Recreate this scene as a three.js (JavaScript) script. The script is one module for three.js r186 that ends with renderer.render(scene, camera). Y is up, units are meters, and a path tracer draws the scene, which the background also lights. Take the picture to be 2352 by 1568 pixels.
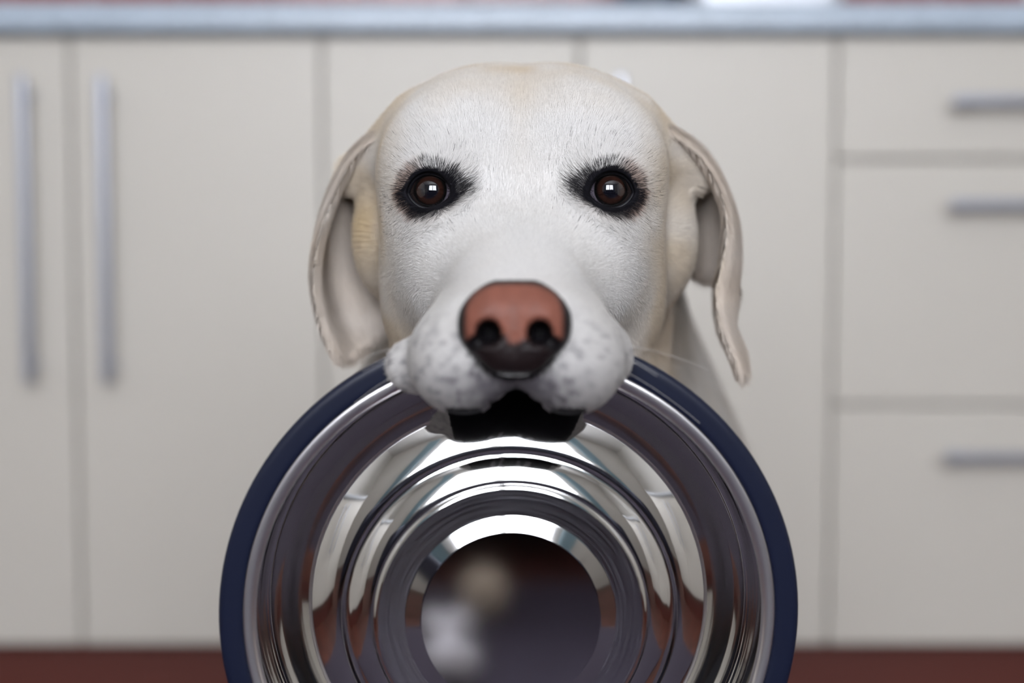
import * as THREE from 'three';
import { RoundedBoxGeometry } from 'three/addons/geometries/RoundedBoxGeometry.js';
import { mergeGeometries } from 'three/addons/utils/BufferGeometryUtils.js';
import { RectAreaLightUniformsLib } from 'three/addons/lights/RectAreaLightUniformsLib.js';

// ------------------------------------------------------------------ camera, sky, daylight, exposure
const scene = new THREE.Scene();
const PITCH = THREE.MathUtils.degToRad(4.15), CAM = new THREE.Vector3(0, 0.63, 1.69);
const camera = new THREE.PerspectiveCamera(26.99, 1.5, 0.05, 60);
camera.position.copy(CAM);
camera.rotation.x = -PITCH;
camera.focus = 0.578;
camera.userData.fStop = 3.6;
scene.add(camera);
camera.updateMatrixWorld(true);

scene.background = new THREE.Color().setRGB(5.2, 5.6, 6.4);       // overcast sky outside the window
RectAreaLightUniformsLib.init();
const WIN = { x: 0.05, y: 1.62, z: 3.6, w: 1.9, h: 1.46 };
const daylight = new THREE.RectAreaLight(new THREE.Color().setRGB(0.985, 0.985, 1.02), 7.5, WIN.w - 0.1, WIN.h - 0.1);
daylight.name = 'window_daylight';
daylight.position.set(WIN.x, WIN.y, WIN.z + 0.05);
daylight.lookAt(WIN.x, WIN.y - 0.0, 0);
scene.add(daylight);

const renderer = new THREE.WebGLRenderer({ antialias: true });
renderer.toneMapping = THREE.LinearToneMapping;
renderer.toneMappingExposure = 1.2;
renderer.shadowMap.enabled = true;

// ------------------------------------------------------------------ helpers
let seed = 12345;
const rnd = () => { seed = (seed + 0x6d2b79f5) | 0; let t = Math.imul(seed ^ (seed >>> 15), 1 | seed); t = (t + Math.imul(t ^ (t >>> 7), 61 | t)) ^ t; return ((t ^ (t >>> 14)) >>> 0) / 4294967296; };
const clamp = (x, a, b) => (x < a ? a : x > b ? b : x), lerp = (a, b, t) => a + (b - a) * t;
const sstep = (a, b, x) => { const t = clamp((x - a) / (b - a), 0, 1); return t * t * (3 - 2 * t); };
const hash3 = (x, y, z) => { let h = Math.imul(x, 374761393) ^ Math.imul(y, 668265263) ^ Math.imul(z, 2147483647 ^ 0x5bd1e995); h = Math.imul(h ^ (h >>> 13), 1274126177); return ((h ^ (h >>> 16)) >>> 0) / 4294967296; };
function vnoise(x, y, z) {
  const ix = Math.floor(x), iy = Math.floor(y), iz = Math.floor(z), fx = x - ix, fy = y - iy, fz = z - iz;
  const u = fx * fx * (3 - 2 * fx), v = fy * fy * (3 - 2 * fy), w = fz * fz * (3 - 2 * fz);
  const g = (a, b, c) => hash3(ix + a, iy + b, iz + c);
  return lerp(lerp(lerp(g(0, 0, 0), g(1, 0, 0), u), lerp(g(0, 1, 0), g(1, 1, 0), u), v), lerp(lerp(g(0, 0, 1), g(1, 0, 1), u), lerp(g(0, 1, 1), g(1, 1, 1), u), v), w);
}
const mat = (r, g, b, rough, o = {}) => { const m = new THREE.MeshPhysicalMaterial({ roughness: rough, side: THREE.DoubleSide, ...o }); m.color.setRGB(r, g, b); return m; };
const shade = (m) => { m.castShadow = m.receiveShadow = true; return m; };
function part(name, geo, material, parent, x = 0, y = 0, z = 0) { const m = shade(new THREE.Mesh(geo, material)); m.name = name; m.position.set(x, y, z); parent.add(m); return m; }
function structure(name, geo, material, x = 0, y = 0, z = 0, parent = scene) { const m = part(name, geo, material, parent, x, y, z); if (parent === scene) m.userData.kind = 'structure'; return m; }
const names = {};
function thing(name, label, category, x, y, z, group) {
  const g = new THREE.Group(); names[name] = (names[name] ?? -1) + 1;
  g.name = names[name] ? name + '_' + String(names[name]).padStart(3, '0') : name;
  g.position.set(x, y, z); g.userData = { label, category }; if (group) g.userData.group = group;
  scene.add(g); return g;
}
const box = (w, h, d) => new THREE.BoxGeometry(w, h, d);
const rbox = (w, h, d, r = 0.003, s = 2) => new RoundedBoxGeometry(w, h, d, s, Math.min(r, w / 2.01, h / 2.01, d / 2.01));
function noiseTexture(size, fn, srgb) {
  const data = new Uint8Array(size * size * 4);
  for (let j = 0; j < size; j++) for (let i = 0; i < size; i++) { const c = fn(i / size, j / size); for (let k = 0; k < 3; k++) data[(j * size + i) * 4 + k] = clamp(c[k], 0, 1) * 255; data[(j * size + i) * 4 + 3] = 255; }
  const t = new THREE.DataTexture(data, size, size); t.wrapS = t.wrapT = THREE.RepeatWrapping; t.magFilter = THREE.LinearFilter; t.minFilter = THREE.LinearFilter;
  if (srgb) t.colorSpace = THREE.SRGBColorSpace; t.needsUpdate = true; return t;
}
const fbmTile = (u, v, f) => { let s = 0, a = 0.5; for (let o = 0; o < 4; o++, f *= 2, a *= 0.5) { const x = u * f, y = v * f, ix = Math.floor(x), iy = Math.floor(y), fx = x - ix, fy = y - iy, h = (i, j) => hash3(((ix + i) % f), ((iy + j) % f), 7 + o); const a1 = fx * fx * (3 - 2 * fx), b1 = fy * fy * (3 - 2 * fy); s += a * lerp(lerp(h(0, 0), h(1, 0), a1), lerp(h(0, 1), h(1, 1), a1), b1); } return s / 0.94; };

// ------------------------------------------------------------------ the room
const X0 = -2.3, X1 = 2.5, ZB = -0.62, ZF = WIN.z, CEIL = 2.62, T = 0.16;
const wallMat = mat(0.74, 0.72, 0.68, 0.9), ceilMat = mat(0.8, 0.79, 0.77, 0.95);
const floorTex = noiseTexture(256, (u, v) => { const n = fbmTile(u, v, 8), m = fbmTile(v, u, 32); return [0.33 + 0.14 * (n - 0.5) + 0.06 * (m - 0.5), 0.18 + 0.08 * (n - 0.5), 0.14 + 0.06 * (n - 0.5)]; }, true);
floorTex.repeat.set(6, 6);
const floorMat = mat(1, 1, 1, 0.5, { map: floorTex });
structure('floor', box(X1 - X0 + 2 * T, 0.1, ZF - ZB + 2 * T), floorMat, (X0 + X1) / 2, -0.05, (ZF + ZB) / 2).userData.label = 'dark red terracotta floor';
structure('ceiling', box(X1 - X0 + 2 * T, 0.1, ZF - ZB + 2 * T), ceilMat, (X0 + X1) / 2, CEIL + 0.05, (ZF + ZB) / 2);
structure('wall_left', box(T, CEIL, ZF - ZB + 2 * T), wallMat, X0 - T / 2, CEIL / 2, (ZF + ZB) / 2);
structure('wall_right', box(T, CEIL, ZF - ZB + 2 * T), wallMat, X1 + T / 2, CEIL / 2, (ZF + ZB) / 2);
const wallBack = structure('wall_back', box(X1 - X0, CEIL, T), wallMat, (X0 + X1) / 2, CEIL / 2, ZB - T / 2);
{ // front wall, behind the camera, with the window opening
  const l = WIN.x - WIN.w / 2, r = WIN.x + WIN.w / 2, b = WIN.y - WIN.h / 2, t = WIN.y + WIN.h / 2, z = ZF + T / 2;
  const gs = [[X0, l, 0, CEIL], [r, X1, 0, CEIL], [l, r, 0, b], [l, r, t, CEIL]].map(([a, c, d, e]) => box(c - a, e - d, T).translate((a + c) / 2, (d + e) / 2, z));
  structure('wall_front', mergeGeometries(gs), wallMat);
  const w = new THREE.Group(); w.name = 'window_1'; w.userData = { kind: 'structure', label: 'white framed window with two casements' }; w.position.set(WIN.x, WIN.y, ZF); scene.add(w);
  const white = mat(0.8, 0.8, 0.79, 0.4), glass = mat(1, 1, 1, 0, { transmission: 1, thickness: 0 });
  const W = WIN.w, H = WIN.h, f = 0.06;
  for (const [x, y, ww, hh] of [[0, H / 2 - f / 2, W, f], [0, -H / 2 + f / 2, W, f], [-W / 2 + f / 2, 0, f, H - 2 * f], [W / 2 - f / 2, 0, f, H - 2 * f], [0, 0, 0.11, H - 2 * f]]) part('window_frame', rbox(ww, hh, 0.06, 0.006), white, w, x, y, -0.02);
  for (const s of [-1, 1]) part('pane', box(W / 2 - 0.12, H - 2 * f, 0.005), glass, w, s * (W / 4 - 0.002), 0, 0.03);
  part('window_sill', rbox(W + 0.16, 0.035, 0.2, 0.01), white, w, 0, -H / 2 - 0.02, -0.09);
}
{ // tiled splashback on the wall behind the worktop, standing as real tiles with joints
  const tones = [[0.27, 0.075, 0.06], [0.24, 0.07, 0.055], [0.30, 0.085, 0.065]].map(([r, g, b]) => mat(r, g, b, 0.25));
  const g = rbox(0.147, 0.147, 0.01, 0.003, 1);
  for (let i = 0; i < 14; i++) for (let j = 0; j < 3; j++) { const m = part('tile', g, tones[Math.floor(rnd() * 3)], wallBack, -1.2 + i * 0.15 - (X0 + X1) / 2, 0.98 + j * 0.15 - CEIL / 2, T / 2 + 0.005); m.name = 'tile'; }
}

// ------------------------------------------------------------------ kitchen units
const creamMat = mat(0.555, 0.525, 0.468, 0.42), carcMat = creamMat, alu = mat(0.42, 0.44, 0.50, 0.34, { metalness: 0.85 });
const DZ = 0.019, BOT = 0.14, TOP = 0.865, GAP = 0.003;
const carcassGeo = (w) => { const d = 0.56, t = 0.018, h = TOP - BOT; return mergeGeometries([box(t, h, d).translate(-w / 2 + t / 2, h / 2, 0), box(t, h, d).translate(w / 2 - t / 2, h / 2, 0), box(w - 2 * t, t, d).translate(0, t / 2, 0), box(w - 2 * t, t, d).translate(0, h - t / 2, 0), box(w - 2 * t, h - 2 * t, 0.008).translate(0, h / 2, -d / 2 + 0.004)]).translate(0, BOT, -d / 2 - DZ - 0.001); };
function barHandle(parent, len, vertical, x, y) {
  // a flat aluminium bar standing on two feet
  const L = len / 2, g = [rbox(vertical ? 0.012 : len, vertical ? len : 0.012, 0.010, 0.004, 3).translate(0, 0, 0.033)];
  for (const s of [-1, 1]) g.push(new THREE.CylinderGeometry(0.0045, 0.0045, 0.032, 12).rotateX(Math.PI / 2).translate(vertical ? 0 : s * (L - 0.02), vertical ? s * (L - 0.02) : 0, 0.016));
  return part('handle', mergeGeometries(g.map((q) => (q.index ? q.toNonIndexed() : q))), alu, parent, x, y, 0);
}
function doorUnit(xc, w, doors, label, zc = 0, turn = 0) {
  const u = thing('base_cabinet', label, 'cabinet', xc, 0, zc); u.rotation.y = turn;
  part('carcass', carcassGeo(w), carcMat, u);
  const dw = w / doors, h = TOP - BOT;
  for (let i = 0; i < doors; i++) {
    const d = part('door', rbox(dw - GAP, h, DZ, 0.0025, 2), creamMat, u, -w / 2 + dw * (i + 0.5), BOT + h / 2, -DZ / 2);
    const s = i ? -1 : 1;
    const hd = barHandle(d, 0.357, true, s * (dw / 2 - 0.046), 0.64 - (BOT + h / 2)); hd.position.z = DZ / 2;
  }
  return u;
}
doorUnit(-0.520, 0.592, 2, 'cream two-door base cabinet with upright grey bar handles beside the dog');
doorUnit(0.079, 0.606, 2, 'cream two-door base cabinet behind the head of the dog');
{
  const w = 0.6, u = thing('drawer_cabinet', 'cream base cabinet with three drawers and horizontal bar handles', 'cabinet', 0.382 + w / 2, 0, 0);
  part('carcass', carcassGeo(w), carcMat, u);
  for (const [y0, y1, hy] of [[0.7245, TOP, 0.789], [0.4325, 0.7215, 0.6695], [BOT, 0.4295, 0.373]]) {
    const d = part('drawer_front', rbox(w - GAP, y1 - y0, DZ, 0.0025, 2), creamMat, u, 0, (y0 + y1) / 2, -DZ / 2);
    const hd = barHandle(d, 0.346, false, 0, hy - (y0 + y1) / 2); hd.position.z = DZ / 2;
  }
}
{
  const u = thing('base_cabinet', 'cream single-door base cabinet at the end of the row beside the drawers', 'cabinet', 1.21, 0, 0), h = TOP - BOT;
  part('carcass', carcassGeo(0.45), carcMat, u);
  const d = part('door', rbox(0.447, h, DZ, 0.0025), creamMat, u, 0, BOT + h / 2, -DZ / 2); const hd = barHandle(d, 0.357, true, 0.18, 0.64 - BOT - h / 2); hd.position.z = DZ / 2;
  const v = thing('base_cabinet', 'cream single-door base cabinet at the far end from the drawers', 'cabinet', -1.045, 0, 0);
  part('carcass', carcassGeo(0.45), carcMat, v);
  const e = part('door', rbox(0.447, h, DZ, 0.0025), creamMat, v, 0, BOT + h / 2, -DZ / 2); const he = barHandle(e, 0.357, true, -0.18, 0.64 - BOT - h / 2); he.position.z = DZ / 2;
}
{
  const p = shade(new THREE.Mesh(rbox(2.72, BOT - 0.002, 0.018, 0.002), mat(0.105, 0.026, 0.018, 0.45))); p.name = 'plinth'; p.position.set(0.08, (BOT - 0.002) / 2, -0.05);
  p.userData = { label: 'dark red plinth board under the cream cabinets', category: 'plinth' }; scene.add(p);
  const prof = new THREE.Shape(); const t = 0.034, d = 0.62;               // postformed worktop with a rounded front edge
  prof.moveTo(-d, 0); prof.lineTo(-0.006, 0); prof.quadraticCurveTo(0, 0, 0, 0.006); prof.lineTo(0, t - 0.016); prof.quadraticCurveTo(0, t, -0.016, t); prof.lineTo(-d, t); prof.closePath();
  const g = new THREE.ExtrudeGeometry(prof, { depth: 2.75, bevelEnabled: false, curveSegments: 8 }); g.rotateY(-Math.PI / 2);
  const speck = noiseTexture(256, (u, v) => { const n = fbmTile(u, v, 32); const k = 0.72 + 0.18 * (n - 0.5); return [k * 0.92, k * 0.99, k * 1.06]; }, true);
  speck.repeat.set(4, 4);
  const w = shade(new THREE.Mesh(g, mat(1, 1, 1, 0.32, { map: speck }))); w.name = 'worktop'; w.rotation.y = Math.PI; 
  w.geometry = g; w.rotation.set(0, 0, 0); w.position.set(1.455, TOP + 0.005, 0.022);
  w.userData = { label: 'blue-grey laminate worktop with rounded front edge', category: 'worktop' }; scene.add(w);
}
{ // small appliances on the worktop, of which only the lower edges show
  const y = TOP + 0.005 + 0.034;
  const a = thing('bread_bin', 'pale grey metal bread bin on the worktop', 'bread bin', 0.345, y, -0.36);
  const steel = mat(0.62, 0.64, 0.68, 0.35, { metalness: 0.3 });
  part('body', rbox(0.2, 0.16, 0.22, 0.02, 4), steel, a, 0, 0.088, 0); part('lid', rbox(0.205, 0.06, 0.225, 0.025, 4), steel, a, 0, 0.185, 0); part('knob', new THREE.SphereGeometry(0.012, 16, 12), alu, a, 0, 0.16, 0.118);
  for (const s of [-1, 1]) part('foot', new THREE.CylinderGeometry(0.01, 0.01, 0.01, 12), alu, a, s * 0.08, 0.005, 0.08);
  const c = thing('coffee_tin', 'dark navy tin with a lid on the worktop', 'tin', 0.195, y, -0.36);
  const navy = mat(0.02, 0.025, 0.045, 0.4);
  part('body', new THREE.CylinderGeometry(0.045, 0.045, 0.14, 32), navy, c, 0, 0.07, 0); part('lid', new THREE.CylinderGeometry(0.047, 0.047, 0.02, 32), navy, c, 0, 0.15, 0);
}

// ------------------------------------------------------------------ living side of the room, mirrored in the steel and in the eyes
{
  const navy = mat(0.028, 0.030, 0.055, 0.9);
  const s = thing('sofa', 'dark navy fabric sofa under the window', 'sofa', 0.05, 0, 2.95);
  part('seat_base', rbox(1.7, 0.26, 0.8, 0.04, 3), navy, s, 0, 0.2, 0);
  for (const x of [-0.42, 0.42]) part('seat_cushion', rbox(0.83, 0.14, 0.68, 0.05, 4), navy, s, x, 0.39, -0.04);
  for (const x of [-0.42, 0.42]) part('back_cushion', rbox(0.83, 0.38, 0.18, 0.06, 4), navy, s, x, 0.62, 0.26);
  part('backrest', rbox(1.7, 0.7, 0.12, 0.05, 3), navy, s, 0, 0.42, 0.38);
  for (const x of [-0.86, 0.86]) part('armrest', rbox(0.18, 0.55, 0.84, 0.06, 4), navy, s, x, 0.335, 0);
  for (const x of [-0.8, 0.8]) for (const z of [-0.34, 0.34]) part('leg', new THREE.CylinderGeometry(0.02, 0.015, 0.09, 12), mat(0.1, 0.05, 0.03, 0.5), s, x, 0.04, z);
  const rug = shade(new THREE.Mesh(rbox(1.5, 0.012, 1.15, 0.005), mat(0.045, 0.036, 0.055, 0.95))); rug.name = 'rug'; rug.position.set(0.05, 0.006, 1.9); rug.userData = { label: 'dark plum rug on the red floor before the sofa', category: 'rug' }; scene.add(rug);
  const teal = mat(0.34, 0.50, 0.57, 0.95);
  for (const [x, w] of [[WIN.x - 1.16, 0.24], [WIN.x + 1.18, 0.26]]) {
    const pts = []; for (let i = 0; i <= 60; i++) { const u = i / 60; pts.push(new THREE.Vector2((u - 0.5) * w, 0.025 * Math.sin(u * Math.PI * 11))); }
    const sh = new THREE.Shape([...pts, ...pts.slice().reverse().map((p) => new THREE.Vector2(p.x, p.y + 0.004))]);
    const c = shade(new THREE.Mesh(new THREE.ExtrudeGeometry(sh, { depth: 2.3, bevelEnabled: false }).rotateX(-Math.PI / 2), teal));
    c.name = x < 0 ? 'curtain' : 'curtain_001'; c.position.set(x, 0.15, ZF - 0.1); c.userData = { label: x < 0 ? 'pale teal curtain at the window on the side of the paired doors' : 'pale teal curtain at the window on the side of the drawer cabinet', category: 'curtain', group: 'teal window curtains' }; scene.add(c);
  }
  // cream units along both sides of the kitchen
  const top = mat(0.50, 0.53, 0.57, 0.32), red = mat(0.105, 0.026, 0.018, 0.45);
  for (const [x, turn, a, b] of [[-1.05, Math.PI / 2, 'cream cabinet of the side run nearer the row with the bar-handled doors', 'cream cabinet of the side run nearer the curtain'], [1.2, -Math.PI / 2, 'cream cabinet of the opposite side run nearer the drawer cabinet', 'cream cabinet of the opposite side run nearer the sofa']]) {
    const sx = Math.sign(x);
    doorUnit(x, 0.8, 2, a, 1.05, turn); doorUnit(x, 0.8, 2, b, 1.855, turn);
    const w = shade(new THREE.Mesh(rbox(0.62, 0.034, 1.63, 0.012, 3), top)); w.name = sx < 0 ? 'worktop_001' : 'worktop_002'; w.position.set(x + sx * 0.288, TOP + 0.022, 1.4525); w.userData = { label: sx < 0 ? 'blue-grey worktop slab of the side run on the side of the paired doors' : 'blue-grey worktop slab of the side run on the side of the drawers', category: 'worktop' }; scene.add(w);
    const p = shade(new THREE.Mesh(rbox(0.018, BOT - 0.002, 1.6, 0.002), red)); p.name = sx < 0 ? 'plinth_001' : 'plinth_002'; p.position.set(x + sx * 0.05, (BOT - 0.002) / 2, 1.4525); p.userData = { label: sx < 0 ? 'dark red plinth of the side run on the side of the paired doors' : 'dark red plinth of the side run on the side of the drawers', category: 'plinth' }; scene.add(p);
  }
  const ball = shade(new THREE.Mesh(new THREE.SphereGeometry(0.032, 32, 24), mat(0.62, 0.52, 0.40, 0.9))); ball.name = 'toy_ball'; ball.position.set(0.055, 0.044, 2.36); ball.userData = { label: 'small beige toy ball on the plum rug', category: 'ball' }; scene.add(ball);
  const bone = thing('toy_bone', 'white rubber toy bone on the plum rug', 'toy', 0.005, 0.034, 2.22), rubber = mat(0.75, 0.73, 0.74, 0.6);
  part('shank', new THREE.CapsuleGeometry(0.016, 0.09, 6, 20).rotateX(Math.PI / 2), rubber, bone);
  for (const z of [-0.055, 0.055]) for (const x of [-0.016, 0.016]) part('knuckle', new THREE.SphereGeometry(0.021, 20, 16), rubber, bone, x, 0, z);
}

// ------------------------------------------------------------------ steel bowl with a rubber ring, underside towards the window
// camera-aligned axes are used to place the bowl and the head of the dog where they stand
const R_AX = new THREE.Vector3(1, 0, 0), U_AX = new THREE.Vector3(0, Math.cos(PITCH), -Math.sin(PITCH)), B_AX = new THREE.Vector3(0, Math.sin(PITCH), Math.cos(PITCH));
const fromAxes = (x, y, z) => new THREE.Vector3().copy(CAM).addScaledVector(R_AX, x).addScaledVector(U_AX, y).addScaledVector(B_AX, z);
const BT = 0.12923, BY = 0.0376;
const bowlN = new THREE.Vector3().addScaledVector(R_AX, Math.sin(BY) * Math.cos(BT)).addScaledVector(U_AX, -Math.sin(BT)).addScaledVector(B_AX, Math.cos(BY) * Math.cos(BT)).normalize();
const bowlPos = fromAxes(-0.00048, -0.10575, -0.54377);
function latheProfile(pts, seg = 160) { const g = new THREE.LatheGeometry(pts.map(([r, h]) => new THREE.Vector2(r / 1000, h / 1000)), seg); return g; }
function smoothProfile(ctrl, n) { // Catmull-Rom through (r, h) in mm
  const c = new THREE.CatmullRomCurve3(ctrl.map(([r, h]) => new THREE.Vector3(r, h, 0)), false, 'centripetal'); return c.getPoints(n).map((p) => [Math.max(p.x, 0), p.y]);
}
{
  const b = thing('dog_bowl', 'shiny stainless steel dog bowl with navy rubber ring held in the mouth of the dog', 'bowl', bowlPos.x, bowlPos.y, bowlPos.z);
  b.quaternion.setFromUnitVectors(new THREE.Vector3(0, 1, 0), bowlN);
  const steel = mat(0.74, 0.73, 0.72, 0.075, { metalness: 1 });
  // fine turning marks: roughness that changes from ring to ring
  const turned = noiseTexture(256, (u, v) => { const k = 0.5 * fbmTile(0.5, v, 64) + 0.35 * fbmTile(u, v, 16) + 0.3 * fbmTile(u * 0.5, v, 32); return [k, k, k]; });
  const brushed = mat(0.66, 0.65, 0.68, 0.06, { metalness: 1 });
  const disc = [[0, 2.6], [20, 2.6], [34.2, 2.6]], bevel = [[34.2, 2.6], [34.7, 2.5], [40.0, 0.7], [40.5, 0.6]], annulus = [[40.5, 0.6], [50.6, 0.6]];
  part('base_disc', latheProfile(disc), brushed, b); part('base_bevel', latheProfile(bevel), steel, b); part('base_annulus', latheProfile(annulus), mat(0.62, 0.61, 0.66, 0.34, { metalness: 1, roughnessMap: turned }), b);
  const wall = smoothProfile([[50.6, 0.6], [51.4, 0.3], [52.4, -0.3], [53.2, -0.2], [55, -0.6], [58, -1.7], [60.5, -3.0], [62.2, -4.0], [63.4, -4.3], [64.8, -4.0], [66.5, -4.2], [69, -5.0], [72, -6.3], [76, -8.5], [80, -11.2], [84, -14.4], [88, -18.0], [91.5, -20.8], [94, -21.8], [95.8, -21.0], [96.8, -17.5], [97.1, -11], [97.2, -4]], 240);
  part('bowl_shell', latheProfile(wall), steel, b);
  const inner = smoothProfile([[0, -0.4], [33, -0.4], [50, -1.4], [60, -5], [68, -8], [76, -13], [84, -21], [91, -31], [94.6, -42], [96.2, -44.6]], 60);   // the food face of the sheet
  part('food_face', latheProfile(inner), steel, b);
  part('steel_bead', latheProfile(smoothProfile([[97.2, -4], [97.0, -2.6], [97.6, -1.2], [98.8, -0.4], [100.4, -0.1], [101.6, -0.3], [102.2, -1.0]], 30)), mat(0.80, 0.77, 0.78, 0.30, { metalness: 1 }), b);
  const ring = smoothProfile([[101.6, -2.4], [101.9, -0.2], [102.6, 0.5], [106, 0.75], [109.6, 0.5], [110.8, -0.4], [111, -2], [110.4, -8], [108.6, -12], [106.5, -12.4], [104, -9], [101.5, -5]], 60);
  part('rubber_ring', latheProfile(ring), mat(0.0055, 0.008, 0.022, 0.36, { specularIntensity: 0.6 }), b);
  const skirt = smoothProfile([[102, -5], [101.8, -12], [100.5, -24], [99.2, -36], [98, -43.5], [96.2, -44.6]], 40);
  part('outer_skirt', latheProfile(skirt), steel, b);
}

// ------------------------------------------------------------------ signed distance sculpting
const smin = (a, b, k) => { const h = Math.max(k - Math.abs(a - b), 0) / k; return Math.min(a, b) - h * h * k * 0.25; };
const smax = (a, b, k) => -smin(-a, -b, k);
function ell(x, y, z, cx, cy, cz, rx, ry, rz) {
  const px = x - cx, py = y - cy, pz = z - cz, a = px / rx, b = py / ry, c = pz / rz, k0 = Math.sqrt(a * a + b * b + c * c), d = a / rx, e = b / ry, f = c / rz, k1 = Math.sqrt(d * d + e * e + f * f);
  return k1 < 1e-9 ? -Math.min(rx, ry, rz) : (k0 * (k0 - 1)) / k1;
}
function cone(x, y, z, ax, ay, az, bx, by, bz, ra, rb) {
  const dx = bx - ax, dy = by - ay, dz = bz - az, px = x - ax, py = y - ay, pz = z - az, t = clamp((px * dx + py * dy + pz * dz) / (dx * dx + dy * dy + dz * dz), 0, 1);
  return Math.hypot(px - dx * t, py - dy * t, pz - dz * t) - lerp(ra, rb, t);
}
function surfaceNets(sdf, lo, hi, cell, keep) {
  const nx = Math.ceil((hi[0] - lo[0]) / cell) + 1, ny = Math.ceil((hi[1] - lo[1]) / cell) + 1, nz = Math.ceil((hi[2] - lo[2]) / cell) + 1, B = 6;
  const F = new Float32Array(nx * ny * nz), at = (i, j, k) => (k * ny + j) * nx + i;
  for (let k0 = 0; k0 < nz; k0 += B) for (let j0 = 0; j0 < ny; j0 += B) for (let i0 = 0; i0 < nx; i0 += B) {
    const c = sdf(lo[0] + (i0 + B / 2) * cell, lo[1] + (j0 + B / 2) * cell, lo[2] + (k0 + B / 2) * cell), far = Math.abs(c) > B * cell * 1.75;
    for (let k = k0; k < Math.min(k0 + B, nz); k++) for (let j = j0; j < Math.min(j0 + B, ny); j++) for (let i = i0; i < Math.min(i0 + B, nx); i++) F[at(i, j, k)] = far ? c : sdf(lo[0] + i * cell, lo[1] + j * cell, lo[2] + k * cell);
  }
  const id = new Int32Array(nx * ny * nz).fill(-1), pos = [], nor = [], idx = [], e = cell * 0.35, g = [0, 0, 0];
  const grad = (x, y, z) => { g[0] = sdf(x + e, y, z) - sdf(x - e, y, z); g[1] = sdf(x, y + e, z) - sdf(x, y - e, z); g[2] = sdf(x, y, z + e) - sdf(x, y, z - e); const l = Math.hypot(g[0], g[1], g[2]) || 1; g[0] /= l; g[1] /= l; g[2] /= l; return l / (2 * e); };
  for (let k = 0; k < nz - 1; k++) for (let j = 0; j < ny - 1; j++) for (let i = 0; i < nx - 1; i++) {
    let m = 0; const v = [];
    for (let c = 0; c < 8; c++) { v[c] = F[at(i + (c & 1), j + ((c >> 1) & 1), k + (c >> 2))]; if (v[c] < 0) m |= 1 << c; }
    if (m === 0 || m === 255) continue;
    let sx = 0, sy = 0, sz = 0, n = 0;
    for (let a = 0; a < 8; a++) for (const bit of [1, 2, 4]) { if (a & bit) continue; const b = a | bit; if ((v[a] < 0) === (v[b] < 0)) continue; const t = v[a] / (v[a] - v[b]); sx += (a & 1) + (bit === 1 ? t : 0); sy += ((a >> 1) & 1) + (bit === 2 ? t : 0); sz += (a >> 2) + (bit === 4 ? t : 0); n++; }
    let x = lo[0] + (i + sx / n) * cell, y = lo[1] + (j + sy / n) * cell, z = lo[2] + (k + sz / n) * cell;
    for (let it = 0; it < 2; it++) { const l = grad(x, y, z), d = clamp(sdf(x, y, z) / Math.max(l, 0.3), -cell * 0.6, cell * 0.6); x -= g[0] * d; y -= g[1] * d; z -= g[2] * d; }
    grad(x, y, z);
    id[at(i, j, k)] = pos.length / 3; pos.push(x, y, z); nor.push(g[0], g[1], g[2]);
  }
  const quad = (a, b, c, d, flip) => { if (a < 0 || b < 0 || c < 0 || d < 0) return; if (keep && !keep(pos, a) && !keep(pos, b) && !keep(pos, c) && !keep(pos, d)) return; flip ? idx.push(a, c, b, a, d, c) : idx.push(a, b, c, a, c, d); };
  for (let k = 1; k < nz - 1; k++) for (let j = 1; j < ny - 1; j++) for (let i = 1; i < nx - 1; i++) {
    const s = F[at(i, j, k)] < 0;
    if (s !== F[at(i + 1, j, k)] < 0) quad(id[at(i, j - 1, k - 1)], id[at(i, j, k - 1)], id[at(i, j, k)], id[at(i, j - 1, k)], !s);
    if (s !== F[at(i, j + 1, k)] < 0) quad(id[at(i - 1, j, k - 1)], id[at(i - 1, j, k)], id[at(i, j, k)], id[at(i, j, k - 1)], !s);
    if (s !== F[at(i, j, k + 1)] < 0) quad(id[at(i - 1, j - 1, k)], id[at(i, j - 1, k)], id[at(i, j, k)], id[at(i - 1, j, k)], !s);
  }
  return { pos, nor, idx };
}

// ------------------------------------------------------------------ the dog
// head axes: origin midway between the eyes, x across, y up, z towards the nose
const YAW = -0.026;
const eyeMid = fromAxes(0.0034, 0.0616, -0.58);
const headM = new THREE.Matrix4().makeBasis(R_AX, U_AX, B_AX).multiply(new THREE.Matrix4().makeRotationY(YAW));
headM.setPosition(eyeMid);
const dogBase = new THREE.Vector3(eyeMid.x, 0, eyeMid.z - 0.2);
const headInv = headM.clone().invert();
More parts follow.
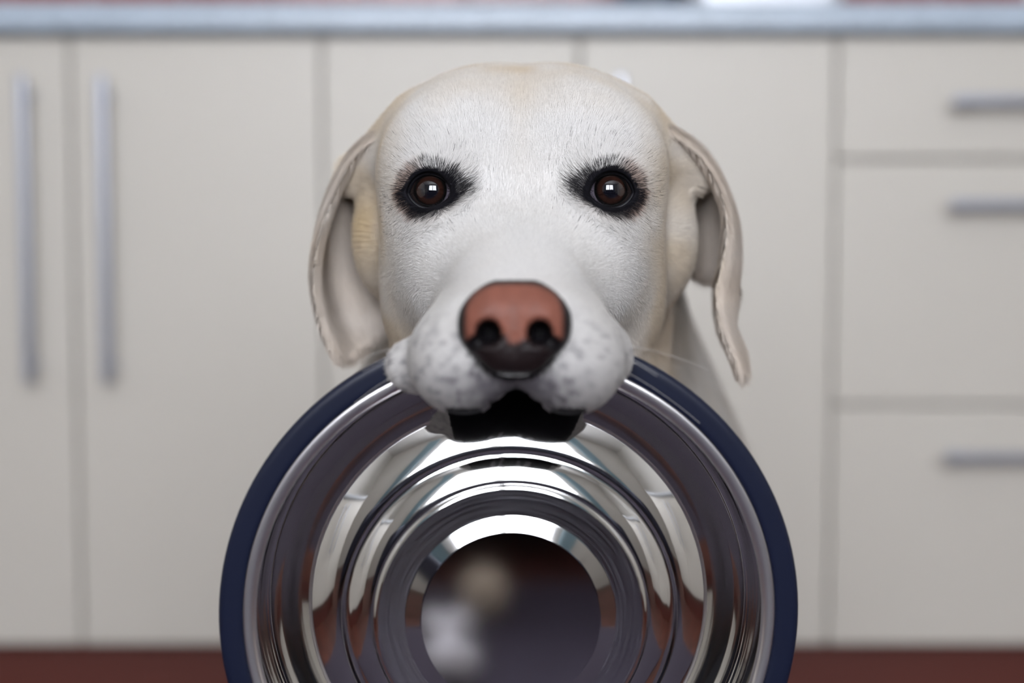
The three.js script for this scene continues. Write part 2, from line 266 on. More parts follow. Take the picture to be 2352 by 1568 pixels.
// bowl in head axes
const bc = bowlPos.clone().applyMatrix4(headInv), bn = bowlN.clone().transformDirection(headInv);
const EYE = [0.0360, 0.0003, -0.0112], ER = 0.0115, GAZE = 0.10;   // eyeball centre, radius, outward turn
const gx = Math.sin(GAZE), gz = Math.cos(GAZE);
function eyeUV(ax, y, z) { // (u outwards, v up, w forward) around the eyeball, metres
  const px = ax - EYE[0], py = y - EYE[1], pz = z - EYE[2];
  return [px * gz - pz * gx, py, px * gx + pz * gz];
}
const almond = (u, v) => Math.max(Math.hypot(u - 0.0002, v + 0.0026) - 0.0097, Math.hypot(u + 0.0004, v - 0.0030) - 0.0109);
function seg2(r, h, a, b, c, d) { const x = c - a, y = d - b, t = clamp(((r - a) * x + (h - b) * y) / (x * x + y * y), 0, 1); return Math.hypot(r - a - x * t, h - b - y * t); }
function headSDF(x, y, z) {
  const ax = Math.sqrt(x * x + 4e-7), bx = Math.sqrt(x * x + 2.2e-5), left = x < 0;
  let d = ell(ax, y, z, 0, 0.002, -0.075, 0.0575, 0.0588, 0.076);                                   // skull
  d = smin(d, ell(bx, y, z, 0.023, 0.026, -0.070, 0.033, 0.0325, 0.055), 0.02);
  d = smin(d, ell(bx, y, z, 0.028, 0.014, -0.022, 0.025, 0.024, 0.025), 0.024);                     // brow
  d = smin(d, ell(ax, y, z, 0.0435, 0.000, -0.042, 0.0145, 0.030, 0.030), 0.02);                    // temple, outer orbit
  d = smin(d, ell(ax, y, z, 0.035, -0.030, -0.030, 0.0205, 0.034, 0.030), 0.016);                   // cheek bone
  d = smin(d, ell(ax, y, z, 0.041, -0.046, -0.055, 0.0190, 0.032, 0.034), 0.02);                    // jaw muscle
  d = smin(d, ell(ax, y, z, 0.0300, -0.0310, 0.000, 0.0140, 0.0205, 0.0180), 0.018);                    // flank of the muzzle under the eye
  { // muzzle: a rounded tapering block
    const A = [-0.030, -0.012], Bq = [-0.0585, 0.076], dy = Bq[0] - A[0], dz = Bq[1] - A[1], L = Math.hypot(dy, dz), uy = dy / L, uz = dz / L;
    const s = (y - A[0]) * uy + (z - A[1]) * uz, t = clamp(s, 0, L), v = (y - A[0]) * uz - (z - A[1]) * uy, q = t / L;
    const w = lerp(0.0320, 0.0240, q), h = lerp(0.030, 0.0188, q), r = lerp(0.0275, 0.0180, q), o = s - t;
    d = smin(d, Math.hypot(Math.max(ax - w + r, 0), Math.max(Math.abs(v) - h + r, 0), o) - r, 0.028);
  }
  d = smin(d, ell(ax, y, z, 0.0190, -0.0675, 0.066, 0.0198, 0.0205, 0.0285), 0.010);                  // upper lips
  d = smin(d, ell(ax, y, z, 0.0225, -0.064, 0.040, 0.0130, 0.0185, 0.028), 0.010);
  if (left) d = smin(d, ell(x, y, z, -0.0375, -0.0705, 0.0535, 0.0108, 0.0100, 0.012), 0.005);        // lips pushed out by the ring
  else d = smin(d, ell(x, y, z, 0.0325, -0.0670, 0.0535, 0.0095, 0.0108, 0.013), 0.006);
  d = smax(d, -(Math.hypot(ax, (y + 0.0905) * 0.9, Math.max(0, 0.06 - z)) - 0.0085), 0.006);          // notch below the nose
  d = smax(d, -(Math.hypot(ax * 1.5, (z - 0.108) * 0.8, Math.max(Math.abs(y + 0.079) - 0.006, 0)) - 0.0045), 0.006);   // philtrum
  d = smin(d, cone(ax, y, z, 0.046, 0.028, -0.060, 0.076, 0.014, -0.066, 0.019, 0.0085), 0.014);      // root of the ear
  d = smin(d, ell(ax, y, z, 0.0630, -0.014, -0.069, 0.0135, 0.024, 0.018), 0.010);                      // ear fluff
  // lower jaw, inside the bowl
  d = smin(d, cone(ax, y, z, 0.006, -0.104, 0.010, 0.034, -0.078, -0.055, 0.0115, 0.024), 0.010);
  d = smin(d, ell(ax, y, z, 0, -0.075, -0.045, 0.040, 0.030, 0.045), 0.02);                           // throat
  // eyelids
  const [u, v, w] = eyeUV(ax, y, z), er = Math.hypot(u, v, w);
  d = smin(d, er - 0.0142, 0.006);
  if (er < 0.03) {
    const op = Math.max(almond(u, v), -w);
    d = smax(d, -op, 0.0016);
    d = Math.max(d, -(er - ER + 0.0003));
  }
  // mouth closed around the wall of the bowl
  const qx = x - bc.x, qy = y - bc.y, qz = z - bc.z, h = qx * bn.x + qy * bn.y + qz * bn.z, rr = Math.sqrt(Math.max(0, qx * qx + qy * qy + qz * qz - h * h));
  if (h > -0.06 && h < 0.02 && rr < 0.13) d = Math.max(d, -(Math.min(seg2(rr, h, 0.1065, -0.004, 0.0985, -0.046) - 0.0062, seg2(rr, h, 0.078, -0.012, 0.0945, -0.040) - 0.0030)));
  return d;
}
const hp = new THREE.Vector3();
function bodySDF(x, y, z) { // axes of the world, origin on the floor under the chest, metres; x is the dog's own axis
  const ax = Math.abs(x - 0.008);
  let d = cone(x, y, z, 0.008, 0.61, 0.075, 0.012, 0.50, -0.03, 0.068, 0.112);                 // neck
  d = smin(d, ell(ax, y, z, 0, 0.42, 0.0, 0.112, 0.15, 0.115), 0.06);                        // chest
  d = smin(d, cone(x, y, z, 0.008, 0.40, -0.06, 0.008, 0.20, -0.36, 0.115, 0.13), 0.08);     // back down to the rump
  d = smin(d, cone(ax, y, z, 0.075, 0.40, -0.01, 0.078, 0.24, 0.0, 0.052, 0.038), 0.03);     // shoulder
  d = smin(d, cone(ax, y, z, 0.078, 0.25, 0.0, 0.072, 0.06, 0.025, 0.034, 0.023), 0.02);     // foreleg
  d = smin(d, ell(ax, y, z, 0.073, 0.028, 0.052, 0.034, 0.028, 0.045), 0.015);               // forepaw
  d = smin(d, ell(ax, y, z, 0.105, 0.17, -0.26, 0.06, 0.12, 0.13), 0.04);                    // thigh
  d = smin(d, cone(ax, y, z, 0.125, 0.08, -0.14, 0.125, 0.045, -0.30, 0.035, 0.03), 0.02);   // shank folded on the floor
  d = smin(d, ell(ax, y, z, 0.125, 0.028, -0.10, 0.036, 0.028, 0.065), 0.015);               // hind paw
  d = smin(d, cone(x, y, z, 0.01, 0.10, -0.46, 0.12, 0.035, -0.66, 0.035, 0.022), 0.03);     // tail
  return Math.max(d, 0.001 - y);
}
const headInDog = headM.clone().setPosition(eyeMid.clone().sub(dogBase)), dogToHead = headInDog.clone().invert(), D = dogToHead.elements;
function dogSDF(x, y, z) {
  const hx = D[0] * x + D[4] * y + D[8] * z + D[12], hy = D[1] * x + D[5] * y + D[9] * z + D[13], hz = D[2] * x + D[6] * y + D[10] * z + D[14];
  const b = bodySDF(x, y, z);
  if (hx < -0.12 || hx > 0.12 || hy < -0.19 || hy > 0.12 || hz < -0.22 || hz > 0.15) return b > 0.05 && false ? b : smin(headSDF(hx, hy, hz), b, 0.04);
  return hz > 0 ? Math.min(headSDF(hx, hy, hz), b) : smin(headSDF(hx, hy, hz), b, 0.04 * sstep(0, -0.05, hz) + 1e-4);
}
const eyeInDog = eyeMid.clone().sub(dogBase);
const HLO = [eyeInDog.x - 0.082, eyeInDog.y - 0.135, eyeInDog.z - 0.165], HHI = [eyeInDog.x + 0.082, eyeInDog.y + 0.082, eyeInDog.z + 0.118];
const head = surfaceNets(dogSDF, HLO, HHI, 0.0011);
const inHead = (p, i, m) => p[i * 3] > HLO[0] + m && p[i * 3] < HHI[0] - m && p[i * 3 + 1] > HLO[1] + m && p[i * 3 + 1] < HHI[1] - m && p[i * 3 + 2] > HLO[2] + m && p[i * 3 + 2] < HHI[2] - m;
const trunk = surfaceNets(dogSDF, [-0.26, -0.02, -0.72], [0.28, 0.72, eyeInDog.z + 0.02], 0.008, (p, i) => !inHead(p, i, 0.004));
console.log('head', head.pos.length / 3, 'trunk', trunk.pos.length / 3);

// ears: bent flaps with thickness, from rows of (front edge, middle, back edge) in head axes
function earMesh(rows) {
  const NU = 26, NV = 60, cv = [0, 1, 2].map((c) => new THREE.CatmullRomCurve3(rows.map((r) => new THREE.Vector3(...r[c])))), P = [], Q = [];
  for (let j = 0; j <= NV; j++) { const c = new THREE.CatmullRomCurve3(cv.map((k) => k.getPoint(j / NV))); for (let i = 0; i <= NU; i++) P.push(c.getPoint(i / NU)); }
  const W = NU + 1, at = (i, j) => P[clamp(j, 0, NV) * W + clamp(i, 0, NU)];
  const N = P.map((_, k) => { const i = k % W, j = (k - i) / W; return at(i + 1, j).clone().sub(at(i - 1, j)).cross(at(i, j + 1).clone().sub(at(i, j - 1))).normalize(); });
  const edge = (k) => { const i = k % W, j = (k - i) / W, m = Math.min(i, NU - i) / NU * 9, n = (NV - j) / NV * 24; return Math.sqrt(clamp(1 - (1 - Math.min(1, m)) ** 2, 0.02, 1)) * Math.sqrt(clamp(1 - (1 - Math.min(1, n)) ** 2, 0.02, 1)); };
  const pos = [], idx = [];
  for (const s of [1, -1]) P.forEach((p, k) => { const q = p.clone().addScaledVector(N[k], s * 0.0021 * edge(k)); pos.push(q.x, q.y, q.z); });
  const M = P.length;
  for (let j = 0; j < NV; j++) for (let i = 0; i < NU; i++) { const a = j * W + i, b = a + 1, c = a + W, d = c + 1; idx.push(a, b, d, a, d, c, M + a, M + d, M + b, M + a, M + c, M + d); }
  const strip = (list) => { for (let k = 0; k + 1 < list.length; k++) idx.push(list[k], M + list[k], list[k + 1], list[k + 1], M + list[k], M + list[k + 1]); };
  const L = [], Rr = [], Tt = []; for (let j = 0; j <= NV; j++) { L.push(j * W); Rr.push(j * W + NU); } for (let i = 0; i <= NU; i++) Tt.push(NV * W + i);
  strip(L); strip(Rr); strip(Tt);
  return { pos, idx };
}
const earL = earMesh([
  [[-0.050, 0.037, -0.046], [-0.057, 0.037, -0.060], [-0.054, 0.030, -0.085]],
  [[-0.073, 0.022, -0.051], [-0.076, 0.024, -0.068], [-0.066, 0.016, -0.095]],
  [[-0.0875, -0.004, -0.054], [-0.090, -0.004, -0.072], [-0.072, -0.010, -0.100]],
  [[-0.0938, -0.028, -0.056], [-0.0915, -0.028, -0.078], [-0.068, -0.034, -0.100]],
  [[-0.0932, -0.046, -0.058], [-0.0865, -0.048, -0.080], [-0.064, -0.050, -0.094]],
  [[-0.0895, -0.060, -0.060], [-0.081, -0.063, -0.074], [-0.069, -0.060, -0.084]],
  [[-0.0850, -0.0685, -0.064], [-0.081, -0.0695, -0.068], [-0.075, -0.066, -0.074]]]);
const earR = earMesh([
  [[0.052, 0.037, -0.046], [0.059, 0.037, -0.060], [0.056, 0.030, -0.085]],
  [[0.0765, 0.022, -0.052], [0.080, 0.024, -0.068], [0.072, 0.018, -0.092]],
  [[0.0895, -0.001, -0.055], [0.0935, -0.001, -0.072], [0.080, -0.006, -0.102]],
  [[0.0895, -0.022, -0.056], [0.0970, -0.022, -0.074], [0.080, -0.028, -0.104]],
  [[0.0858, -0.040, -0.056], [0.0955, -0.038, -0.072], [0.098, -0.036, -0.098]],
  [[0.0880, -0.055, -0.055], [0.0935, -0.055, -0.068], [0.097, -0.052, -0.088]],
  [[0.0935, -0.068, -0.057], [0.0980, -0.068, -0.066], [0.099, -0.064, -0.080]],
  [[0.0975, -0.0775, -0.060], [0.1000, -0.0775, -0.066], [0.100, -0.074, -0.072]]]);

// ------------------------------------------------------------------ coat colours, head axes
const tmpC = [0, 0, 0];
function coat(x, y, z, ny, r1, r2) { // r1, r2: random numbers of the hair; the skin passes 0.5
  const ax = Math.abs(x), n1 = vnoise(x * 90 + 40, y * 90 + 40, z * 90 + 40), n2 = vnoise(x * 320 + 9, y * 320 + 7, z * 320 + 5);
  let c = 0.10 + 0.50 * sstep(0.022, 0.060, y) + 0.70 * sstep(0.042, 0.062, ax) + 0.2 * Math.exp(-((x / 0.007) ** 2)) * sstep(-0.01, 0.05, y);
  if (z < 0.01) c += 0.5 * sstep(-0.036, -0.062, y) * sstep(0.03, 0.05, ax);
  if (z < -0.10 || y < -0.11) c = lerp(c, 0.35, Math.max(sstep(-0.10, -0.14, z), sstep(-0.11, -0.15, y)));
  c = clamp(c * (0.55 + 0.9 * n1), 0, 1);
  let R = lerp(0.66, 0.57, c), G = lerp(0.648, 0.485, c), B = lerp(0.632, 0.375, c);
  if (x < -0.056) { const k = 0.5 * Math.exp(-(((x + 0.069) / 0.008) ** 2) - (((y + 0.010) / 0.011) ** 2)); G = lerp(G, 0.40, k); B = lerp(B, 0.17, k); }   // yellowish ear fluff
  if (z > 0.07 && Math.hypot(x / 0.0172, (y + 0.0575) / 0.0165) < 1) { tmpC[0] = tmpC[1] = tmpC[2] = 0.006; return tmpC; }   // bed of the nose leather
  if (z > 0.03 && y < -0.045) { // ticked muzzle
    const k = sstep(0.03, 0.06, z) * sstep(-0.045, -0.066, y), spot = sstep(0.55, 0.78, vnoise(x * 420, y * 420, z * 420)), mid = Math.exp(-((ax / 0.019) ** 2)) * sstep(-0.066, -0.076, y);
    const m = clamp(k * (0.12 + 0.42 * spot) + 0.9 * mid * k * (0.5 + n2), 0, 0.9);
    R = lerp(R, 0.10, m); G = lerp(G, 0.088, m); B = lerp(B, 0.105, m);
  }
  const [u, v, w] = eyeUV(ax, y, z);
  if (w > -0.006 && Math.hypot(u, v) < 0.04) {
    const e0 = almond(u, v) * 1000, e = e0 + (n2 - 0.5) * 1.2 + (r1 - 0.5) * 1.6, U = u * 1000, V = v * 1000, ou = u / (Math.hypot(u, v) + 1e-6), hairy = r2 !== 0.5;
    const band = v > 0.001 ? lerp(2.0, 1.5, sstep(-0.3, 0.7, ou)) : lerp(1.9, 2.4, sstep(0.001, -0.005, v));
    const inward = 1.0 * sstep(-0.55, -0.92, ou);
    const core = 1 - sstep(band + inward, band + inward + 0.9, e);
    // black hairs scattered among the pale ones: inner tuft, brow fringe, lower fringe, single hairs further out
    const tuft = Math.min(1, 1.5 * Math.exp(-(((U + 12.5) / 4.6) ** 2) - (((V - 1.0 - 0.12 * U) / 4.4) ** 2))), brow = v > 0 ? 0.85 * (1 - sstep(3.6, 5.4, e)) * sstep(2.6, 3.4, e) : 0, low = v <= 0 ? 0.95 * (1 - sstep(2.6, 5.8, e)) : 0;
    const few = 0.065 * (v < 0.003 ? 1 - sstep(8, 20, e0) : 0.35 * (1 - sstep(8, 26, e0)));
    const p = Math.max(tuft, brow, low, few), brown = (1 - sstep(3.5, 7.0, e)) * sstep(0.000, 0.008, u) * 0.75 + (1 - sstep(4, 7, e)) * 0.15 * (v < 0 ? 1 : 0);
    R = lerp(R, 0.26, brown * 0.8); G = lerp(G, 0.125, brown * 0.8); B = lerp(B, 0.07, brown * 0.8);
    const fold = v > 0.0005 && u > -0.003 ? Math.exp(-(((e0 - 2.2) / 0.5) ** 2)) : 0;   // pale crease of the upper lid
    const k = Math.max(core * (1 - (hairy ? 0.85 * fold : 0)), hairy ? (r2 < p ? 0.97 : 0) : p * 0.6);
    R = lerp(R, 0.007, k); G = lerp(G, 0.0065, k); B = lerp(B, 0.009, k);
  }
  tmpC[0] = R; tmpC[1] = G; tmpC[2] = B; return tmpC;
}
function lipSkin(x, y, z, nx, ny, nz) { return y < -0.060 && z > -0.01 && ((ny < -0.84 && Math.abs(x) < 0.025) || (nz < 0.05 && ny < 0.2 && Math.abs(x) < 0.030) || (Math.abs(x) < 0.0095 && y < -0.0815)); }

const dog = thing('dog', 'pale cream short-haired dog sitting with the steel bowl in its mouth', 'dog', dogBase.x, 0, dogBase.z);
const bodyGeo = new THREE.BufferGeometry(), FUR = [];   // FUR: triangles for the hairs, dog axes
{
  const P = [], N = [], C = [], I = [];
  const put = (m, toDog, isEar) => {
    const off = P.length / 3, v = new THREE.Vector3(), g = new THREE.BufferGeometry();
    g.setAttribute('position', new THREE.Float32BufferAttribute(m.pos, 3)); g.setIndex(m.idx);
    if (m.nor) g.setAttribute('normal', new THREE.Float32BufferAttribute(m.nor, 3)); else g.computeVertexNormals();
    if (toDog) g.applyMatrix4(headInDog);
    const gp = g.attributes.position, gn = g.attributes.normal;
    for (let i = 0; i < gp.count; i++) {
      P.push(gp.getX(i), gp.getY(i), gp.getZ(i)); N.push(gn.getX(i), gn.getY(i), gn.getZ(i));
      v.set(gp.getX(i), gp.getY(i), gp.getZ(i)).applyMatrix4(dogToHead);
      const ny = gn.getY(i), c = coat(v.x, v.y, v.z, ny, 0.5, 0.5), lip = lipSkin(v.x, v.y, v.z, gn.getX(i), ny, gn.getZ(i));
      if (lip) C.push(0.004, 0.004, 0.006); else C.push(c[0], c[1], c[2]);
    }
    for (const k of m.idx) I.push(off + k);
    FUR.push({ from: I.length - m.idx.length, to: I.length, ear: isEar });
  };
  put(head, false, 0); put(earL, true, -1); put(earR, true, 1); put(trunk, false, 0);
  bodyGeo.setAttribute('position', new THREE.Float32BufferAttribute(P, 3)); bodyGeo.setAttribute('normal', new THREE.Float32BufferAttribute(N, 3)); bodyGeo.setAttribute('color', new THREE.Float32BufferAttribute(C, 3)); bodyGeo.setIndex(I);
  part('body', bodyGeo, mat(1, 1, 1, 0.8, { vertexColors: true, specularIntensity: 0.2 }), dog);
}

// eyes
for (const s of [-1, 1]) {
  const g = new THREE.SphereGeometry(1, 72, 96); g.rotateX(Math.PI / 2);   // pole forwards
  const p = g.attributes.position, col = [];
  for (let i = 0; i < p.count; i++) {
    const x = p.getX(i), y = p.getY(i), z = p.getZ(i), th = Math.acos(clamp(z, -1, 1)), ph = Math.atan2(y, x);
    const cr = 0.0086, co = 0.0036, b = z * co, disc = b * b - co * co + cr * cr, rc = disc > 0 ? b + Math.sqrt(disc) : 0, R = -smin(-ER, -rc, 0.0006);
    p.setXYZ(i, x * R, y * R, z * R);
    const deg = THREE.MathUtils.radToDeg(th), streak = vnoise(Math.cos(ph) * 14 + 20, Math.sin(ph) * 14 + 20, deg * 0.12);
    let c = [0.004, 0.004, 0.007];
    if (deg > 15) { const k = sstep(15, 21, deg); const b2 = 0.6 + 0.8 * streak; c = [lerp(0.004, 0.020 * b2, k), lerp(0.004, 0.0085 * b2, k), lerp(0.007, 0.0062 * b2, k)]; }
    if (deg > 27) { const k = sstep(27, 31, deg); c = c.map((q) => lerp(q, 0.004, k)); }
    if (deg > 36) { const k = sstep(36, 38.5, deg), inner = sstep(0.1, 0.5, x * -s) * sstep(0.35, 0.0, y); c = [lerp(c[0], lerp(0.02, 0.20, inner), k), lerp(c[1], lerp(0.014, 0.17, inner), k), lerp(c[2], lerp(0.013, 0.21, inner), k)]; }
    col.push(...c);
  }
  g.setAttribute('color', new THREE.Float32BufferAttribute(col, 3)); g.computeVertexNormals();
  const e = part('eye', g, mat(1, 1, 1, 0.03, { vertexColors: true, clearcoat: 1, clearcoatRoughness: 0.0, ior: 1.4 }), dog);
  const pos = new THREE.Vector3(s * EYE[0], EYE[1], EYE[2]).applyMatrix4(headInDog); e.position.copy(pos);
  e.quaternion.setFromRotationMatrix(headInDog).multiply(new THREE.Quaternion().setFromEuler(new THREE.Euler(0, s * GAZE, 0)));
  e.userData.label = 'dark brown glossy eye';
}

// wet black margins of the eyelids
for (const s of [-1, 1]) {
  const pts = [], N = 90;
  for (let i = 0; i < N; i++) {
    const a = (i / N) * Math.PI * 2, cu = Math.cos(a), cv = Math.sin(a); let lo = 0, hi = 0.02;
    for (let k = 0; k < 30; k++) { const m = (lo + hi) / 2; if (almond(cu * m, cv * m - 0.0004) < 0) lo = m; else hi = m; }
    const u = cu * lo, v = cv * lo - 0.0004, w = Math.sqrt(Math.max(1e-9, 0.0123 ** 2 - u * u - v * v));
    pts.push(new THREE.Vector3(s * (EYE[0] + u * gz + w * gx), EYE[1] + v, EYE[2] - u * gx + w * gz));
  }
  const g = new THREE.TubeGeometry(new THREE.CatmullRomCurve3(pts, true), 180, 0.00095, 10, true); g.applyMatrix4(headInDog);
  part('eyelid', g, mat(0.006, 0.006, 0.008, 0.35, { specularIntensity: 0.6 }), dog).userData.label = 'wet black eyelid margin';
}

// nose leather
{
  const C0 = [0, -0.0565, 0.0955];
  const sdf = (x, y, z) => {
    const ax = Math.sqrt(x * x + 1e-7), py = y - C0[1], pz = z - C0[2];
    const X = ax / (1 - 0.30 * sstep(-0.002, -0.0165, py) - 0.16 * sstep(0.002, 0.0155, py)), qa = X - 0.0181 + 0.0118, qb = Math.abs(py - 0.0002) - 0.0157 + 0.0118, qc = Math.abs(pz + 0.002) - 0.0122 + 0.0118;
    let d = Math.hypot(Math.max(qa, 0), Math.max(qb, 0), Math.max(qc, 0)) + Math.min(Math.max(qa, qb, qc), 0) - 0.0118;
    d = smin(d, ell(ax, py, pz, 0.0095, 0.001, 0.002, 0.0085, 0.0095, 0.0085), 0.006);
    d = smin(d, ell(ax, py, pz, 0, -0.0102, 0.002, 0.0100, 0.0058, 0.0070), 0.005);
    d = smax(d, -(ell(ax, py, pz, 0.0086, -0.0022, 0.0125, 0.0044, 0.0044, 0.0135)), 0.0026);                 // nostril
    d = smax(d, -(cone(ax, py, pz, 0.0100, -0.0042, 0.0110, 0.0165, -0.0082, 0.0065, 0.0022, 0.0015)), 0.0018);   // slit
    d = smax(d, -(cone(ax, py, pz, 0, -0.004, 0.0115, 0, -0.0175, 0.0105, 0.0004, 0.0010)), 0.0022);           // furrow
    return d + 0.00022 * (vnoise(x * 900, y * 900, z * 900) - 0.5);
  };
  const m = surfaceNets(sdf, [-0.023, -0.0765, 0.078], [0.023, -0.036, 0.114], 0.0006);
  const g = new THREE.BufferGeometry(); g.setAttribute('position', new THREE.Float32BufferAttribute(m.pos, 3)); g.setAttribute('normal', new THREE.Float32BufferAttribute(m.nor, 3)); g.setIndex(m.idx);
  const col = [];
  for (let i = 0; i < m.pos.length; i += 3) {
    const x = m.pos[i], ax = Math.abs(x), py = m.pos[i + 1] - C0[1], pz = m.pos[i + 2] - C0[2], n = vnoise(x * 300, m.pos[i + 1] * 300, 3);
    // brown leather with a nearly black border and black lower parts
    const rim = sstep(0.0150, 0.0176, (ax ** 3 + Math.abs(py * 1.14) ** 3) ** (1 / 3)), low = sstep(0.0000, -0.0040, py + (n - 0.5) * 0.004 + 0.0055 * Math.exp(-(((ax - 0.0140) / 0.0028) ** 2)) + 0.0045 * Math.exp(-((ax / 0.0030) ** 2))), inside = Math.max(sstep(0.0052, 0.0036, Math.hypot(ax - 0.0086, py + 0.0024)), sstep(0.0036, 0.0022, seg2(ax, py, 0.0086, -0.0030, 0.0165, -0.0082))) ;
    const back = sstep(0.001, -0.004, pz), b = clamp(Math.max(rim, low * 0.97, inside, back * 0.9), 0, 1), t = 0.85 + 0.3 * n;
    col.push(lerp(0.185 * t, 0.006, b), lerp(0.068 * t, 0.005, b), lerp(0.046 * t, 0.006, b));
  }
  g.setAttribute('color', new THREE.Float32BufferAttribute(col, 3)); g.applyMatrix4(headInDog);
  part('nose', g, mat(1, 1, 1, 0.45, { vertexColors: true, ior: 1.4, specularIntensity: 0.55 }), dog).userData.label = 'brown nose leather with black lower rim';
}

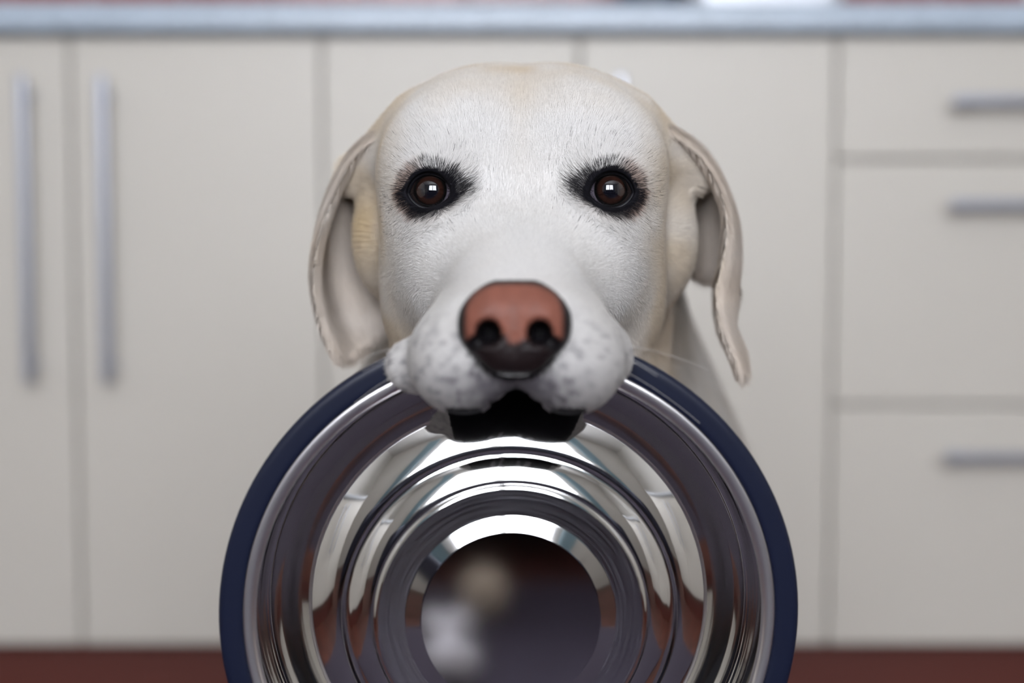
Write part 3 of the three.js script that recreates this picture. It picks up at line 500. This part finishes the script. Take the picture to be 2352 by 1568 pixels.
// coat of short hairs
{
  const gp = bodyGeo.attributes.position.array, gn = bodyGeo.attributes.normal.array, ix = bodyGeo.index.array;
  const hairGeo = new THREE.BufferGeometry();
  { const st = [[0, 0.5, -0.05], [0.35, 0.46, 0.07], [0.7, 0.3, 0.10], [1, 0.02, 0.06]], p = [], n = [], id = []; st.forEach(([y, w, z], k) => { for (const s of [-1, 1]) { p.push(s * w, y, z); n.push(0, 0, 1); } if (k) id.push(2 * k - 2, 2 * k - 1, 2 * k + 1, 2 * k - 2, 2 * k + 1, 2 * k); });
    hairGeo.setAttribute('position', new THREE.Float32BufferAttribute(p, 3)); hairGeo.setAttribute('normal', new THREE.Float32BufferAttribute(n, 3)); hairGeo.setIndex(id); }
  const M = [], C = [], h = new THREE.Vector3(), n = new THREE.Vector3(), hn = new THREE.Vector3(), dir = new THREE.Vector3(), side = new THREE.Vector3(), mm = new THREE.Matrix4();
  const a = new THREE.Vector3(), b = new THREE.Vector3(), c = new THREE.Vector3(), e1 = new THREE.Vector3(), e2 = new THREE.Vector3(), p = new THREE.Vector3();
  const hair = (ear) => {
    h.copy(p).applyMatrix4(dogToHead); hn.copy(n).transformDirection(dogToHead);
    const ax = Math.abs(h.x), sg = Math.sign(h.x) || 1;
    if (!ear && h.z > 0.07 && Math.hypot(h.x / 0.0178, (h.y + 0.0565) / 0.0158) < 1) return;        // nose leather
    if (!ear && (lipSkin(h.x, h.y, h.z, n.x, n.y, n.z) || (h.y < -0.088 && h.z > -0.03 && h.z < 0.045))) return;
    const [u, v, w] = eyeUV(ax, h.y, h.z), em = w > -0.008 ? almond(u, v) : 1;
    if (em < 0.0003) return;
    let len = 0.0046, wd = 0.00014, lift = 0.085, dens = 1;
    // flow of the coat
    dir.set(h.x * 1.0, h.y + 0.050, h.z - 0.115);
    if (h.z > 0.02) { len = lerp(len, 0.0026, sstep(0.02, 0.06, h.z)); }
    if (h.y < -0.03 && h.z < 0.02) { dir.y -= 0.05 * sstep(-0.03, -0.07, h.y); len = lerp(len, 0.0070, sstep(-0.02, -0.06, h.y)); }
    if (ax > 0.03 && h.z < 0.02) { const k = sstep(0.0, -0.03, h.y) * sstep(0.03, 0.04, ax); dir.normalize(); dir.y -= 0.4 * k; wd = lerp(wd, 0.00016, k); lift = lerp(lift, 0.035, k); len *= 1 - 0.2 * k; }
    if (h.z < -0.05) len = Math.max(len, 0.0065);
    if (em < 0.02) { const k = 1 - sstep(0.004, 0.018, em); dir.normalize(); const l = Math.hypot(u, v) || 1, ou = u / l, ov = v / l; dir.x += k * 1.5 * sg * ou * gz; dir.y += k * 1.5 * (ov - 0.25); dir.z += -k * 1.5 * ou * gx; len = lerp(len, u < -0.008 ? 0.0046 : 0.0034, k); lift = lerp(lift, 0.07, k); wd *= 1 - 0.25 * k; }
    if (ear) { dir.set(0.1 * sg, -1, -0.25); len = 0.006; lift = 0.09; wd = 0.0002; }
    else if (h.y < -0.10 || h.z < -0.12) { dir.set(0.15 * h.x, -1, -0.2); len = 0.014; wd = 0.0004; }
    dir.x += (rnd() - 0.5) * 0.035; dir.y += (rnd() - 0.5) * 0.035; dir.normalize();
    dir.x += (rnd() - 0.5) * 0.24; dir.y += (rnd() - 0.5) * 0.24; dir.z += (rnd() - 0.5) * 0.24;
    dir.addScaledVector(hn, -dir.dot(hn)).normalize().addScaledVector(hn, lift + 0.06 * rnd()).normalize();
    side.crossVectors(dir, hn).normalize(); hn.crossVectors(side, dir).normalize();
    len *= 0.7 + 0.6 * rnd(); wd *= 0.7 + 0.6 * rnd();
    const cc = coat(h.x, h.y, h.z, n.y, rnd(), rnd()), f = 0.90 + 0.2 * rnd();
    if (ear && cc[0] > 0.3) { const k = 0.35 + 0.4 * vnoise(h.x * 60, h.y * 60, h.z * 60); cc[0] = lerp(0.66, 0.56, k); cc[1] = lerp(0.62, 0.46, k); cc[2] = lerp(0.58, 0.36, k); }
    mm.makeBasis(side.multiplyScalar(wd), dir.multiplyScalar(len), hn.multiplyScalar(len)).setPosition(h).premultiply(headInDog);
    M.push(...mm.elements); C.push(Math.min(cc[0] * f, 0.94), Math.min(cc[1] * f, 0.94), Math.min(cc[2] * f, 0.94));
  };
  for (let r = 0; r < FUR.length; r++) {
    const reg = FUR[r], per = r === 3 ? 3.2e5 : r === 0 ? 6.6e6 : 4.0e6;      // hairs per square metre
    for (let t = reg.from; t < reg.to; t += 3) {
      a.fromArray(gp, ix[t] * 3); b.fromArray(gp, ix[t + 1] * 3); c.fromArray(gp, ix[t + 2] * 3);
      e1.subVectors(b, a); e2.subVectors(c, a); const area = e1.clone().cross(e2).length() / 2;
      let want = area * per; if (r === 0) { const hz = D[2] * a.x + D[6] * a.y + D[10] * a.z + D[14], hy = D[1] * a.x + D[5] * a.y + D[9] * a.z + D[13]; if (hz < -0.09 || hy < -0.10) want *= 0.12; else if (hz < -0.05) want *= 0.6; }
      for (let k = Math.floor(want + rnd()); k > 0; k--) {
        let u = rnd(), v = rnd(); if (u + v > 1) { u = 1 - u; v = 1 - v; }
        p.copy(a).addScaledVector(e1, u).addScaledVector(e2, v);
        const w = 1 - u - v; n.set(0, 0, 0); for (let q = 0; q < 3; q++) { const o = ix[t + q] * 3, f = q === 0 ? w : q === 1 ? u : v; n.x += gn[o] * f; n.y += gn[o + 1] * f; n.z += gn[o + 2] * f; } n.normalize();
        hair(reg.ear);
      }
    }
  }
  const count = M.length / 16; console.log('hairs', count);
  const im = new THREE.InstancedMesh(hairGeo, mat(1, 1, 1, 0.75, { specularIntensity: 0.25 }), count);
  im.instanceMatrix = new THREE.InstancedBufferAttribute(new Float32Array(M), 16); im.instanceColor = new THREE.InstancedBufferAttribute(new Float32Array(C), 3);
  im.name = 'fur'; im.userData = { kind: 'stuff', label: 'short cream coat with black hair around the eyes' }; shade(im); dog.add(im);
}
// whiskers
{
  const gs = [];
  for (const s of [-1, 1]) for (let i = 0; i < 4; i++) {
    const r = i % 2, k = Math.floor(i / 2) * 2, p0 = new THREE.Vector3(s * (0.022 + 0.004 * k), -0.062 - 0.006 * r, 0.080 - 0.008 * k), d = new THREE.Vector3(s * (0.7 + 0.3 * rnd()), -0.15 - 0.22 * r + 0.2 * rnd(), 0.25 - 0.25 * k * rnd()).normalize(), L = 0.022 + 0.02 * rnd();
    const c = new THREE.QuadraticBezierCurve3(p0, p0.clone().addScaledVector(d, L * 0.5), p0.clone().addScaledVector(d, L).add(new THREE.Vector3(0, -0.008, -0.006)));
    gs.push(new THREE.TubeGeometry(c, 8, 0.00005, 4));
  }
  const g = mergeGeometries(gs); g.applyMatrix4(headInDog);
  part('whiskers', g, mat(0.7, 0.68, 0.64, 0.5), dog).userData.kind = 'stuff';
}

renderer.render(scene, camera);
